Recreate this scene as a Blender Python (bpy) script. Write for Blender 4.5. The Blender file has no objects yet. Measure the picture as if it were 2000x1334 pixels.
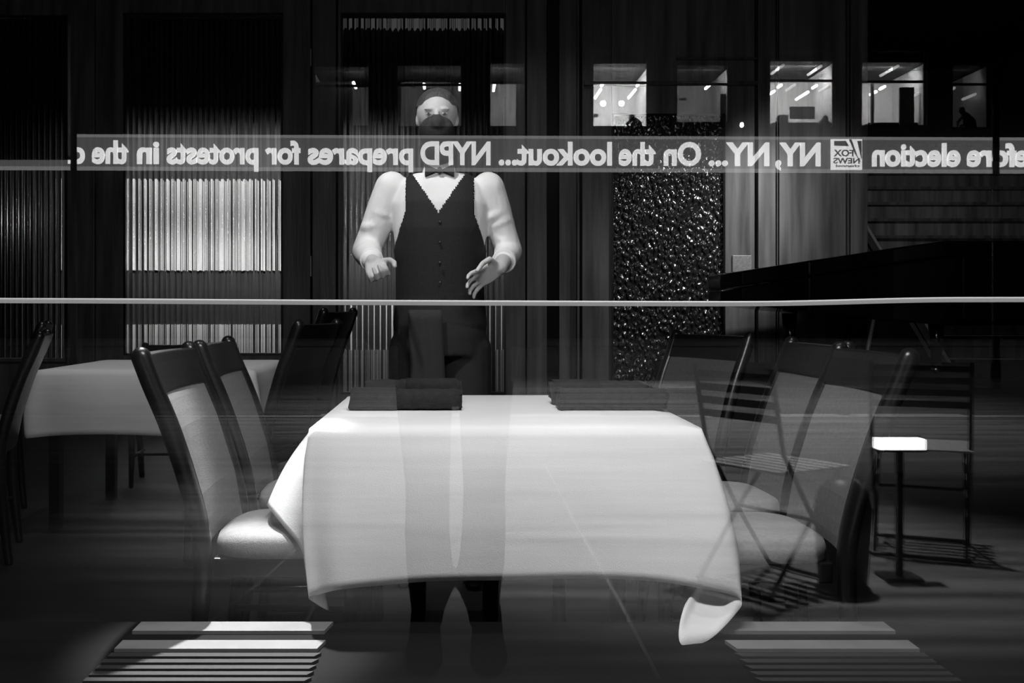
import bpy, bmesh, math, random
from mathutils import Vector, Matrix
random.seed(7)
S = bpy.context.scene
COL = S.collection
PI = math.pi
V = Vector

# ------------------------------------------------------------------ camera
FPX, CX, CY, HC = 2100.0, 894.0, 600.0, 1.045
GL = 1.44                      # outer face of the shop window (y)
cam = bpy.data.cameras.new('camera'); camo = bpy.data.objects.new('camera', cam); COL.objects.link(camo)
camo.location = (0, 0, HC); camo.rotation_euler = (PI / 2, 0, 0)
cam.sensor_width = 36; cam.lens = FPX * 36 / 2000
cam.shift_x = (1000 - CX) / 2000; cam.shift_y = -(667 - CY) / 2000
cam.clip_start = 0.05; cam.clip_end = 200
S.camera = camo
# ------------------------------------------------------------------ world, view
w = bpy.data.worlds.new('world'); S.world = w; w.use_nodes = True
bg = w.node_tree.nodes['Background']; bg.inputs[0].default_value = (.5, .5, .5, 1); bg.inputs[1].default_value = 0.0012
S.view_settings.view_transform = 'Standard'; S.view_settings.look = 'None'
S.view_settings.gamma = 1; S.view_settings.exposure = 0
S.view_settings.use_curve_mapping = False
S.cycles.max_bounces = 10; S.cycles.transparent_max_bounces = 16; S.cycles.transmission_bounces = 8
S.cycles.use_denoising = True
S.cycles.sample_clamp_indirect = 0
S.cycles.caustics_reflective = False; S.cycles.caustics_refractive = False

# ------------------------------------------------------------------ lights
def look(o, tgt):
    d = Vector(tgt) - o.location
    o.rotation_euler = d.to_track_quat('-Z', 'Y').to_euler()
def spot(name, loc, tgt, W, ang, blend=.4, r=.05):
    l = bpy.data.lights.new(name, 'SPOT'); l.energy = W; l.spot_size = math.radians(ang); l.spot_blend = blend; l.shadow_soft_size = r
    o = bpy.data.objects.new(name, l); COL.objects.link(o); o.location = loc; look(o, tgt); return o
def area(name, loc, tgt, W, sx, sy):
    l = bpy.data.lights.new(name, 'AREA'); l.energy = W; l.shape = 'RECTANGLE'; l.size = sx; l.size_y = sy
    o = bpy.data.objects.new(name, l); COL.objects.link(o); o.location = loc; look(o, tgt); return o
# dining room downlights and added fills
area('cloth_fill', (.12, 1.75, 2.35), (.12, 2.75, .45), 35, .9, .2)  # unseen fill added for the front of the cloth
spot('downlight_table', (.15, 3.35, 3.5), (.12, 3.1, .6), 72, 44, .5, .05)
spot('downlight_chairs_left', (-1.2, 2.9, 3.4), (-.75, 3.2, .1), 80, 34, .8, .05)
spot('downlight_chairs_right', (1.2, 3.2, 3.4), (1.0, 3.6, .5), 45, 34, .8, .05)
spot('grille_fill_left', (-.95, 4.3, 3.5), (-.5, 2.35, .3), 1700, 11, .7, .05)  # extra spot added to brighten the left grille
spot('downlight_waiter', (-.75, 2.9, 3.3), (-.2, 4.05, 1.35), 205, 32, .8, .05)
spot('downlight_back_table', (-1.3, 4.9, 3.5), (-1.4, 5.3, .6), 75, 50, .8, .05)
spot('downlight_wall_right', (2.6, 6.5, 3.85), (2.75, 8.8, 1.85), 130, 32, 1.0, .1)
spot('downlight_wall_mid', (.9, 7.2, 3.8), (.6, 8.8, .9), 16, 80, .9, .1)
spot('downlight_hammered_glass', (3.3, 7.6, 2.9), (2.0, 8.8, 1.5), 200, 50, 1.0, .05)
spot('downlight_stairs', (3.6, 9.2, 3.7), (4.6, 10.4, 1.6), 40, 90, .9, .1)
area('corridor_light', (-1.7, 9.15, 2.55), (-1.7, 9.7, 1.5), 44, 2.6, .15)
area('corridor_light_low', (-1.3, 9.2, 1.6), (-1.3, 9.7, .75), 42, 3.6, .1)
# unseen spots added outside to light the ground mirrored in the window
spot('pavement_fill', (.25, -4.4, 6.2), (.22, -2.9, 0), 4200, 40, .9, .12)  # pool shaped to lie behind the cloth, so the mirrored legs show dark
spot('road_fill', (1.6, -9, 7.5), (1.6, -8.4, 0), 6500, 74, .9, .15)  # added to bring up the mirrored road
spot('bistro_fill', (1.5, -1.9, 4.2), (1.4, -1.6, 0), 1000, 44, .9, .08)  # added to bring up the mirrored bistro chairs and paving

# ------------------------------------------------------------------ pixel helpers
def P(px, py, Y):            # point seen at pixel (px,py) at distance Y
    return Vector(((px - CX) * Y / FPX, Y, HC + (CY - py) * Y / FPX))
def R(px, py, Yv):           # real point whose mirror image in the window shows at (px,py), path length Yv
    return Vector(((px - CX) * Yv / FPX, 2 * GL - Yv, HC + (CY - py) * Yv / FPX))

# ------------------------------------------------------------------ materials
def mat(name, c=.5, rough=.6, metal=0., noise=None, amp=.3, bump=None, bstr=.3, emit=None, spec=.5):
    m = bpy.data.materials.new(name); m.use_nodes = True
    nt = m.node_tree; b = nt.nodes['Principled BSDF']
    b.inputs['Base Color'].default_value = (c, c, c, 1); b.inputs['Roughness'].default_value = rough
    b.inputs['Metallic'].default_value = metal; b.inputs['Specular IOR Level'].default_value = spec
    if emit is not None:
        b.inputs['Emission Color'].default_value = (1, 1, 1, 1); b.inputs['Emission Strength'].default_value = emit
    def tex(scale):
        tc = nt.nodes.new('ShaderNodeTexCoord'); mp = nt.nodes.new('ShaderNodeMapping'); mp.inputs['Scale'].default_value = scale
        nz = nt.nodes.new('ShaderNodeTexNoise'); nz.inputs['Scale'].default_value = 1; nz.inputs['Detail'].default_value = 6
        nt.links.new(tc.outputs['Object'], mp.inputs['Vector']); nt.links.new(mp.outputs[0], nz.inputs['Vector']); return nz
    if noise:
        nz = tex(noise); rp = nt.nodes.new('ShaderNodeValToRGB')
        lo, hi = max(0, c * (1 - amp)), min(1, c * (1 + amp))
        rp.color_ramp.elements[0].position = .3; rp.color_ramp.elements[1].position = .7
        rp.color_ramp.elements[0].color = (lo, lo, lo, 1); rp.color_ramp.elements[1].color = (hi, hi, hi, 1)
        nt.links.new(nz.outputs[0], rp.inputs[0]); nt.links.new(rp.outputs[0], b.inputs['Base Color'])
    if bump:
        nz = tex(bump); bp = nt.nodes.new('ShaderNodeBump'); bp.inputs['Strength'].default_value = bstr; bp.inputs['Distance'].default_value = .01
        nt.links.new(nz.outputs[0], bp.inputs['Height']); nt.links.new(bp.outputs[0], b.inputs['Normal'])
    return m
M = {}
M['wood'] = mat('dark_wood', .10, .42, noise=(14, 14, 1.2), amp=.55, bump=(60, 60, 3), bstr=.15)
M['wood_lit'] = mat('dark_wood_lit', .16, .42, noise=(12, 12, .9), amp=.55, bump=(60, 60, 3), bstr=.15)  # the dark wood again, made lighter for lit boards and steps
M['black'] = mat('black_gap', .006, .8)
M['frame'] = mat('chair_dark_wood', .007, .3, bump=(20, 20, 20), bstr=.05)
M['upholstery'] = mat('grey_upholstery', .13, .8, noise=(90, 90, 90), amp=.12, bump=(300, 300, 300), bstr=.2)
M['seat'] = mat('pale_seat_cover', .23, .7, noise=(70, 70, 70), amp=.1, bump=(300, 300, 300), bstr=.2)
M['cloth'] = mat('white_tablecloth', .82, .85, noise=(3, 3, 40), amp=.04, bump=(400, 400, 400), bstr=.15)
M['napkin'] = mat('dark_napkin', .018, .9, noise=(60, 60, 60), amp=.4, bump=(350, 350, 350), bstr=.5)
M['floor'] = mat('dark_floor', .012, .45, noise=(2, 5, 1), amp=.5)
M['ledge'] = mat('shaded_ledge', .004, .8, spec=.15)  # near black in place of the table's shadow between the grilles
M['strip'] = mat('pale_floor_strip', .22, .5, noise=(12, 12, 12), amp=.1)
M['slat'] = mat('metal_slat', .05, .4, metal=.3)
M['dark'] = mat('dark_paint', .02, .7)
M['plaster'] = mat('pale_plaster', .7, .9, noise=(6, 6, 6), amp=.08)
M['plaster_mid'] = mat('grey_plaster', .28, .9, noise=(6, 6, 6), amp=.1)
M['skin'] = mat('skin', .42, .55, noise=(20, 20, 20), amp=.06)
M['shirt'] = mat('white_shirt', .72, .85, noise=(14, 14, 5), amp=.06, bump=(22, 22, 10), bstr=.5)
M['vest'] = mat('black_waistcoat', .006, .8, bump=(200, 200, 200), bstr=.2)
M['trouser'] = mat('black_trousers', .010, .85, bump=(200, 200, 200), bstr=.2)
M['hair'] = mat('dark_hair', .02, .6, bump=(120, 120, 30), bstr=.5)
M['grey_cloth'] = mat('grey_cloth', .018, .9, bump=(200, 200, 200), bstr=.2)
M['lacquer'] = mat('piano_lacquer', .006, .12)
M['brass'] = mat('brass', .6, .25, metal=1)
M['plate'] = mat('metal_plate', .35, .45, metal=.4, noise=(60, 60, 60), amp=.2)
M['iron'] = mat('black_iron', .012, .4)
M['seatslat'] = mat('pale_slats', .75, .25)
M['facade'] = mat('dark_stone', .02, .8, noise=(2, 2, 2), amp=.4)
M['pave'] = mat('pavement', .26, .6, noise=(.45, 6.5, 1), amp=.65, bump=(30, 60, 1), bstr=.3)
M['road'] = mat('asphalt', .14, .55, noise=(.15, 3.5, 1), amp=.75, bump=(40, 40, 1), bstr=.3)
M['kerb'] = mat('kerb_stone', .5, .6, noise=(3, 3, 3), amp=.15)
M['joint'] = mat('pavement_joint', .01, .9)
M['steel'] = mat('dark_steel', .03, .35, metal=.4)
M['tube'] = mat('lamp_tube', .8, .5, emit=26)
M['glow'] = mat('lit_globe', .8, .5, emit=60)
M['letters'] = mat('sign_letters', .8, .5, emit=5.6)
M['panel'] = mat('sign_screen', .02, .5, emit=.5)
M['panel_edge'] = mat('sign_screen_edge', .02, .5, emit=1.1)
M['lightbox'] = mat('light_box', .8, .5, emit=11)
M['cord'] = mat('glowing_cord', .6, .6, emit=.19)  # glow added so the cord shows pale
M['bulb'] = mat('strip_light', .8, .5, emit=1.6)

def glass_mat():
    m = bpy.data.materials.new('window_glass'); m.use_nodes = True; nt = m.node_tree; nt.nodes.clear()
    o = nt.nodes.new('ShaderNodeOutputMaterial'); mx = nt.nodes.new('ShaderNodeMixShader')
    t = nt.nodes.new('ShaderNodeBsdfTransparent'); g = nt.nodes.new('ShaderNodeBsdfGlossy')
    g.inputs['Roughness'].default_value = 0; t.inputs[0].default_value = (.99, .99, .99, 1)
    mx.inputs[0].default_value = .07
    nt.links.new(t.outputs[0], mx.inputs[1]); nt.links.new(g.outputs[0], mx.inputs[2]); nt.links.new(mx.outputs[0], o.inputs[0]); return m
M['glass'] = glass_mat()
def reed_mat():
    m = bpy.data.materials.new('reeded_glass'); m.use_nodes = True; nt = m.node_tree; nt.nodes.clear()
    o = nt.nodes.new('ShaderNodeOutputMaterial'); mx = nt.nodes.new('ShaderNodeMixShader')
    t = nt.nodes.new('ShaderNodeBsdfRefraction'); g = nt.nodes.new('ShaderNodeBsdfGlossy')
    t.inputs['IOR'].default_value = 1.45; t.inputs['Roughness'].default_value = .05; t.inputs[0].default_value = (.9, .9, .9, 1)
    g.inputs['Roughness'].default_value = .12; mx.inputs[0].default_value = .07
    nt.links.new(t.outputs[0], mx.inputs[1]); nt.links.new(g.outputs[0], mx.inputs[2]); nt.links.new(mx.outputs[0], o.inputs[0]); return m
M['reed'] = reed_mat()
def hammered_mat():
    m = mat('hammered_glass', .02, .16, metal=.0, spec=1.0); nt = m.node_tree; b = nt.nodes['Principled BSDF']
    tc = nt.nodes.new('ShaderNodeTexCoord'); mp = nt.nodes.new('ShaderNodeMapping'); mp.inputs['Scale'].default_value = (36, 36, 24); mp.inputs['Rotation'].default_value = (0, .35, 0)
    v = nt.nodes.new('ShaderNodeTexVoronoi'); v.feature = 'SMOOTH_F1'; v.inputs['Scale'].default_value = 1
    bp = nt.nodes.new('ShaderNodeBump'); bp.inputs['Strength'].default_value = 1; bp.inputs['Distance'].default_value = .03; bp.invert = True
    nt.links.new(tc.outputs['Object'], mp.inputs[0]); nt.links.new(mp.outputs[0], v.inputs['Vector']); nt.links.new(v.outputs['Distance'], bp.inputs['Height']); nt.links.new(bp.outputs[0], b.inputs['Normal'])
    return m
M['hammered'] = hammered_mat()

# ------------------------------------------------------------------ mesh helpers
def B(): return bmesh.new()
def obj(name, bm, m, parent=None, smooth=False, bevel=0, loc=None):
    me = bpy.data.meshes.new(name); bmesh.ops.recalc_face_normals(bm, faces=bm.faces[:]); bm.to_mesh(me); bm.free()
    if m is not None: me.materials.append(m)
    if smooth: me.polygons.foreach_set('use_smooth', [True] * len(me.polygons))
    o = bpy.data.objects.new(name, me); COL.objects.link(o)
    if parent: o.parent = parent
    if loc: o.location = loc
    if bevel:
        b = o.modifiers.new('bevel', 'BEVEL'); b.width = bevel; b.segments = 2; b.limit_method = 'ANGLE'
    return o
def box(bm, x0, x1, y0, y1, z0, z1):
    v = [bm.verts.new((x, y, z)) for x in (x0, x1) for y in (y0, y1) for z in (z0, z1)]
    for f in ((0, 1, 3, 2), (4, 6, 7, 5), (0, 4, 5, 1), (2, 3, 7, 6), (0, 2, 6, 4), (1, 5, 7, 3)):
        bm.faces.new([v[i] for i in f])
def prism(bm, poly, axis_vec):          # poly: list of Vectors, extruded by vec
    n = len(poly); a = [bm.verts.new(p) for p in poly]; b = [bm.verts.new(Vector(p) + Vector(axis_vec)) for p in poly]
    bm.faces.new(a); bm.faces.new(b[::-1])
    for i in range(n): bm.faces.new((a[i], b[i], b[(i + 1) % n], a[(i + 1) % n]))
def smoothpts(pts, n=6):
    pts = [Vector(p) for p in pts]; out = []
    for i in range(len(pts) - 1):
        p0 = pts[max(i - 1, 0)]; p1 = pts[i]; p2 = pts[i + 1]; p3 = pts[min(i + 2, len(pts) - 1)]
        for k in range(n):
            t = k / n
            out.append(.5 * ((2 * p1) + (p2 - p0) * t + (2 * p0 - 5 * p1 + 4 * p2 - p3) * t * t + (3 * p1 - p0 - 3 * p2 + p3) * t ** 3))
    out.append(pts[-1]); return out
def tube(bm, pts, rad, seg=10, flat=1.0, up=Vector((0, 0, 1)), cap=True):
    """sweep with radius list; flat squashes the ring along the frame's 2nd axis"""
    pts = [Vector(p) for p in pts]; n = len(pts)
    if not hasattr(rad, '__len__'): rad = [rad] * n
    rings = []
    T = (pts[1] - pts[0]).normalized()
    a = T.cross(up)
    if a.length < .05: a = T.cross(Vector((0, 1, 0)))
    a.normalize()
    for i in range(n):
        t = (pts[min(i + 1, n - 1)] - pts[max(i - 1, 0)]).normalized()
        a = (a - t * a.dot(t)).normalized(); b = t.cross(a)
        rings.append([bm.verts.new(pts[i] + a * (rad[i] * math.cos(2 * PI * k / seg)) + b * (rad[i] * flat * math.sin(2 * PI * k / seg))) for k in range(seg)])
    for i in range(n - 1):
        for k in range(seg):
            bm.faces.new((rings[i][k], rings[i][(k + 1) % seg], rings[i + 1][(k + 1) % seg], rings[i + 1][k]))
    if cap:
        bm.faces.new(rings[0][::-1]); bm.faces.new(rings[-1])
def rtube(bm, pts, rad, seg=12, flat=1.0, up=Vector((0, 0, 1))):   # rounded ends
    pts = [Vector(p) for p in pts]
    if not hasattr(rad, '__len__'): rad = [rad] * len(pts)
    d0 = (pts[0] - pts[1]).normalized(); d1 = (pts[-1] - pts[-2]).normalized()
    a, ra, b, rb = [], [], [], []
    for t in (.98, .86, .6, .3):
        a.append(pts[0] + d0 * rad[0] * t); ra.append(rad[0] * math.sqrt(1 - t * t))
        b.insert(0, pts[-1] + d1 * rad[-1] * t); rb.insert(0, rad[-1] * math.sqrt(1 - t * t))
    tube(bm, a + pts + b, ra + list(rad) + rb, seg, flat, up)
def ball(bm, c, rx, ry, rz, seg=20, rot=None):
    r = bmesh.ops.create_uvsphere(bm, u_segments=seg, v_segments=seg // 2 + 2, radius=1)
    m = Matrix.Translation(c) @ (rot.to_4x4() if rot else Matrix()) @ Matrix.Diagonal((rx, ry, rz, 1))
    bmesh.ops.transform(bm, matrix=m, verts=r['verts'])
def rings_loft(bm, rings, seg=28, e=2.3):
    """rings: (cx, cy, z, rx, ry) horizontal super-ellipses"""
    R_ = []
    for cx, cy, z, rx, ry in rings:
        row = []
        for k in range(seg):
            t = 2 * PI * k / seg; c, s = math.cos(t), math.sin(t)
            row.append(bm.verts.new((cx + rx * math.copysign(abs(c) ** (2 / e), c), cy + ry * math.copysign(abs(s) ** (2 / e), s), z)))
        R_.append(row)
    for i in range(len(R_) - 1):
        for k in range(seg): bm.faces.new((R_[i][k], R_[i][(k + 1) % seg], R_[i + 1][(k + 1) % seg], R_[i + 1][k]))
    bm.faces.new(R_[0][::-1]); bm.faces.new(R_[-1])
def remeshed(name, bm, m, parent, voxel=.006, smooth=4, cut=None):
    o = obj('tmp', bm, m); r = o.modifiers.new('r', 'REMESH'); r.mode = 'VOXEL'; r.voxel_size = voxel
    s = o.modifiers.new('s', 'SMOOTH'); s.iterations = smooth; s.factor = .5
    dg = bpy.context.evaluated_depsgraph_get(); me = bpy.data.meshes.new_from_object(o.evaluated_get(dg))
    bpy.data.objects.remove(o)
    if cut:
        b = bmesh.new(); b.from_mesh(me)
        bmesh.ops.delete(b, geom=[f for f in b.faces if cut(f.calc_center_median())], context='FACES'); b.to_mesh(me); b.free()
    me.name = name; me.polygons.foreach_set('use_smooth', [True] * len(me.polygons))
    if not me.materials: me.materials.append(m)
    o = bpy.data.objects.new(name, me); COL.objects.link(o)
    if parent: o.parent = parent; o.matrix_parent_inverse = Matrix.Translation(-Vector(parent.location)) if False else Matrix()
    return o
def thing(name, label, cat, loc=(0, 0, 0), rz=0, group=None):
    o = bpy.data.objects.new(name, None); COL.objects.link(o); o.location = loc; o.rotation_euler = (0, 0, rz)
    o.empty_display_size = .1; o['label'] = label; o['category'] = cat
    if group: o['group'] = group
    return o
def tag(o, label, cat, group=None, kind=None):
    o['label'] = label; o['category'] = cat
    if group: o['group'] = group
    if kind: o['kind'] = kind
    return o
def struct(name, bm, m, parent=None, **k):
    o = obj(name, bm, m, parent, **k)
    if not parent: o['kind'] = 'structure'
    return o
def sempty(name):
    o = bpy.data.objects.new(name, None); COL.objects.link(o); o['kind'] = 'structure'; return o
def dup(root, loc, rz=0, label=None, scale=None):
    r = root.copy(); COL.objects.link(r); r.location = loc; r.rotation_euler = (0, 0, rz)
    if label: r['label'] = label
    if scale: r.scale = scale
    for ch in list(root.children):
        c = ch.copy(); COL.objects.link(c); c.parent = r
        for g in ch.children:
            d = g.copy(); COL.objects.link(d); d.parent = c
    return r

# ================================================================== THE ROOM
WY = 8.8
bm = B(); box(bm, -5.2, 6.2, GL + .012, 13.2, -.12, 0); struct('floor', bm, M['floor'])
bm = B(); box(bm, -5.2, 6.2, GL + .1, 13.2, 3.95, 4.1); struct('ceiling', bm, M['dark'])
bm = B(); box(bm, -5.3, -5.2, GL, 13.2, 0, 4); struct('wall_left', bm, M['dark'])
bm = B(); box(bm, 6.2, 6.3, GL, 13.2, 0, 4); struct('wall_right', bm, M['dark'])
bm = B(); box(bm, -5.2, 6.2, 13.2, 13.3, 0, 4); struct('wall_far', bm, M['dark'])
# shop front around the big window
bm = B()
box(bm, -5.2, -2.3, GL - .08, GL + .1, 0, 4); box(bm, 2.6, 6.2, GL - .08, GL + .1, 0, 4)
box(bm, -2.3, 2.6, GL - .08, GL + .1, 0, .3); box(bm, -2.3, 2.6, GL - .08, GL + .1, 2.95, 4)
struct('wall_front', bm, M['dark'])
wn = sempty('window_1')
bm = B(); box(bm, -2.27, 2.57, GL, GL + .01, .33, 2.92); obj('pane', bm, M['glass'], wn)
bm = B()
for a in ((-2.3, -2.26, .3, 2.95), (2.56, 2.6, .3, 2.95), (-2.26, 2.56, .3, .34), (-2.26, 2.56, 2.91, 2.95)):
    box(bm, a[0], a[1], GL - .03, GL + .04, a[2], a[3])
obj('window_frame', bm, M['frame'], wn)

# back wall: wooden boards between the glazed doors
def X(px, Y=WY): return (px - CX) * Y / FPX
def Z(py, Y=WY): return HC + (CY - py) * Y / FPX
bm = B()
box(bm, -5.2, X(-60), WY, WY + .1, 0, 3.95)
for a, b_ in ((130, 184), (187, 243), (552, 606), (610, 656), (660, 667)):
    box(bm, X(a), X(b_), WY, WY + .1, 0, 3.95)
for a, b_, t, bt in ((-60, 130, 30, 700), (243, 552, 28, 692), (667, 987, 28, 768)):
    box(bm, X(a), X(b_), WY, WY + .1, Z(t), 3.95); box(bm, X(a), X(b_), WY, WY + .1, 0, Z(bt))
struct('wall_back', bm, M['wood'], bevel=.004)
bm = B()
for a, b_ in ((987, 1026), (1029, 1068), (1092, 1126), (1137, 1195)):
    box(bm, X(a), X(b_), WY, WY + .1, 0, 3.95)
box(bm, X(1126), X(1131), WY - .03, WY + .1, 0, 3.95)
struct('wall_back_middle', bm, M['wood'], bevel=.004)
bm = B()
for a, b_ in ((1415, 1474), (1481, 1515), (1522, 1652), (1662, 1695)):
    box(bm, X(a), X(b_), WY, WY + .1, 0, 3.95)
box(bm, X(1517.5), X(1519.5), WY, WY + .1, 0, 3.95); box(bm, X(1656), X(1658), WY, WY + .1, 0, 3.95)
box(bm, X(1195), X(1415), WY, WY + .1, Z(222), 3.95)
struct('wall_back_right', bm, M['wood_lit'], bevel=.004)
bm = B(); box(bm, X(140), X(1693), WY + .06, WY + .12, 0, 3.95)
# cut away behind the reeded doors: backing only where there are wooden boards
bm.free(); bm = B()
for a, b_ in ((128, 246), (548, 670), (984, 1696)): box(bm, X(a), X(b_), WY + .1, WY + .14, 0, 3.95)
struct('wall_backing', bm, M['black'])
# lintel ledge over the hammered door and a thin picture rail
bm = B(); box(bm, X(1140), X(1478), WY - .04, WY, Z(168), Z(160)); box(bm, X(1320), X(1478), WY - .04, WY, Z(118), Z(114)); struct('trim_1', bm, M['wood'], bevel=.003)

def reeded(name, a, b_, t, bt, pitch=11.0):
    d = sempty(name); bm = B(); x0, x1 = X(a), X(b_); z0, z1 = Z(bt), Z(t)
    n = int(round((b_ - a) / pitch)); seg = 10; N = n * seg
    fr, bk = [], []
    for i in range(N + 1):
        x = x0 + (x1 - x0) * i / N; ph = (i % seg) / seg
        y = WY + .03 - .016 * math.sin(PI * ph)
        fr.append((bm.verts.new((x, y, z0)), bm.verts.new((x, y, z1)))); bk.append((bm.verts.new((x, WY + .045, z0)), bm.verts.new((x, WY + .045, z1))))
    for i in range(N):
        bm.faces.new((fr[i][0], fr[i + 1][0], fr[i + 1][1], fr[i][1])); bm.faces.new((bk[i][1], bk[i + 1][1], bk[i + 1][0], bk[i][0]))
        bm.faces.new((fr[i][1], fr[i + 1][1], bk[i + 1][1], bk[i][1])); bm.faces.new((fr[i][0], bk[i][0], bk[i + 1][0], fr[i + 1][0]))
    bm.faces.new((fr[0][0], fr[0][1], bk[0][1], bk[0][0])); bm.faces.new((fr[N][0], bk[N][0], bk[N][1], fr[N][1]))
    o = obj('reeded_pane', bm, M['reed'], d)
    bm = B(); e = .018
    box(bm, x0 - e, x0, WY - .012, WY + .1, z0, z1); box(bm, x1, x1 + e, WY - .012, WY + .1, z0, z1)
    box(bm, x0 - e, x1 + e, WY - .012, WY + .1, z0 - e, z0); box(bm, x0 - e, x1 + e, WY - .012, WY + .1, z1, z1 + e)
    obj('door_frame', bm, M['frame'], d)
    return d
reeded('door_1', -50, 128, 35, 706); d2 = reeded('door_2', 246, 549, 30, 690); reeded('door_3', 670, 984, 30, 766)
# pale metal slips shaped as the glints on the edge between door_2 and door_3
bm = B(); box(bm, X(606.6), X(608.6), WY - .015, WY, Z(130), Z(96)); box(bm, X(606.6), X(608.6), WY - .015, WY, Z(540), Z(500)); obj('edge_glint', bm, M['plate'], d2)
d4 = sempty('door_4'); bm = B(); box(bm, X(1198), X(1412), WY + .01, WY + .04, 0, Z(226)); obj('hammered_pane', bm, M['hammered'], d4)
bm = B(); box(bm, X(1194), X(1198), WY - .012, WY + .1, 0, Z(222)); box(bm, X(1412), X(1416), WY - .012, WY + .1, 0, Z(222)); obj('door_frame', bm, M['frame'], d4)
# corridor behind the reeded doors
bm = B(); box(bm, -5.2, .9, 9.75, 9.85, 0, 3.95); struct('wall_corridor', bm, M['dark'])
bm = B(); box(bm, .9, 1.0, WY + .15, 9.85, 0, 3.95); struct('wall_corridor_end', bm, M['dark'])
CY_ = 9.7
def Zc(py, Y=CY_): return HC + (CY - py) * Y / FPX
def Xc(px, Y=CY_): return (px - CX) * Y / FPX
bm = B(); box(bm, Xc(215), Xc(575), CY_, CY_ + .05, Zc(528), Zc(350)); struct('trim_2', bm, M['plaster'])
bm = B(); box(bm, Xc(84), Xc(128), CY_, CY_ + .05, 0, Zc(335)); struct('trim_7', bm, M['plaster_mid'])
bm = B()
for k in range(24): box(bm, -4.0 + k * .19, -3.955 + k * .19, 9.42, 9.47, .0, 3.95)  # slats added to stripe the light through the reeded panes
struct('added_slats', bm, M['black'])
bm = B(); box(bm, Xc(200), Xc(560), CY_, CY_ + .05, 0, Zc(634)); struct('trim_3', bm, M['plaster'])
bm = B(); box(bm, Xc(650), Xc(1000), CY_, CY_ + .05, 0, Zc(684)); struct('trim_4', bm, M['plaster_mid'])
bm = B()
for px in (705, 955):
    box(bm, Xc(px - 34), Xc(px + 30), CY_, CY_ + .03, Zc(684), Zc(596))
struct('trim_5', bm, M['plaster'])
bm = B(); box(bm, Xc(655), Xc(1000), CY_ - .04, CY_ + .05, Zc(52), Zc(20)); tag(obj('strip_light', bm, mat('strip_dim', .7, .5, emit=.07)), 'long dim strip light above the reeded door behind the waiter', 'light')

# switch plate
tag(obj('wall_plate', (lambda b: (box(b, X(1430), X(1467), WY - .012, WY, Z(536), Z(499)), b)[1])(B()), M['plate'], bevel=.003), 'small square metal plate on wooden stile right of the hammered glass door', 'plate')

# staircase through the opening on the right
st = thing('staircase', 'dark wooden stairs with a pale side edge behind the piano', 'stairs', (0, 0, 0))
bm = B()
for i in range(13): box(bm, 4.1, 6.15, 8.95 + .27 * i, 13.0, .42 + .19 * i, .42 + .19 * (i + 1) - .004)
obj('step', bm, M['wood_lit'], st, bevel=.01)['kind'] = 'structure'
bm = B()
for i in range(13): box(bm, 4.1, 6.15, 8.93 + .27 * i, 8.96 + .27 * i, .42 + .19 * (i + 1) - .03, .42 + .19 * (i + 1))
obj('nosing', bm, M['wood'], st)
prof = [Vector((4.06, 8.7, .32)), Vector((4.06, 12.6, 3.06)), Vector((4.06, 12.6, 3.18)), Vector((4.06, 8.7, .44))]
bm = B(); prism(bm, prof, (.03, 0, 0)); obj('stringer', bm, M['plate'], st)
prof = [Vector((4.02, 8.7, 0)), Vector((4.02, 12.6, 0)), Vector((4.02, 12.6, 3.0)), Vector((4.02, 8.7, .3))]
bm = B(); prism(bm, prof, (.04, 0, 0)); obj('side_panel', bm, M['dark'], st)

# low ledge inside the window; bar grilles end where the table's shadow would start
LZ = .30
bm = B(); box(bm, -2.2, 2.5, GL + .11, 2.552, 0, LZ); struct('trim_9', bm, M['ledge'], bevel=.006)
def ly(py): return (HC - LZ - .008) * FPX / (py - CY)
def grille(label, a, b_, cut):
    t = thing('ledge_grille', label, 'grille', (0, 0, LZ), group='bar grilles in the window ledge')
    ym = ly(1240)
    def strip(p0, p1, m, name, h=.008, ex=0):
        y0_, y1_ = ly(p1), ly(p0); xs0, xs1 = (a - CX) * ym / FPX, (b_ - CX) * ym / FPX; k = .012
        q = [V((xs0, y0_, 0)), V((xs1, y0_, 0)), V((xs1 + (k if cut > 0 else 0), y1_, 0)), V((xs0 - (k if cut < 0 else 0), y1_, 0))]  # slanted end follows the shadow edge
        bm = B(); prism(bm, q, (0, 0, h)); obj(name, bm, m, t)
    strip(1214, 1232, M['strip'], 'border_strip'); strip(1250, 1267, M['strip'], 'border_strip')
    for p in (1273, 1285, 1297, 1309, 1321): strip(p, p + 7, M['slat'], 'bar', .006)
grille('bar grille with pale borders in the ledge, cut at the shadow edge left of the hanging cloth', 250, 630, 1)
grille('bar grille with pale borders in the ledge, cut at the shadow edge right of the hanging cloth', 1418, 1760, -1)

# ================================================================== TABLES
def catmull(seq, n):
    """closed Catmull-Rom through tuples of Vectors -> n samples"""
    m = len(seq); out = []
    seq = [q if len(q) == 3 else (q[0], q[1], q[0].lerp(q[1], .7)) for q in seq]
    for j in range(n):
        u = j * m / n; i = int(u); t = u - i
        p = [seq[(i - 1) % m], seq[i % m], seq[(i + 1) % m], seq[(i + 2) % m]]
        res = []
        for c in range(len(seq[0])):
            a, b, c2, d = (q[c] for q in p)
            # centripetal-ish: limit tangents
            t1 = (c2 - a) * .5; t2 = (d - b) * .5; L = (c2 - b).length
            if t1.length > L * 1.2 and t1.length > 0: t1 = t1.normalized() * L * 1.2
            if t2.length > L * 1.2 and t2.length > 0: t2 = t2.normalized() * L * 1.2
            h = t * t * t; s = t * t
            res.append(b * (2 * h - 3 * s + 1) + t1 * (h - 2 * s + t) + c2 * (-2 * h + 3 * s) + t2 * (h - s))
        out.append(res)
    return out
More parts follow.
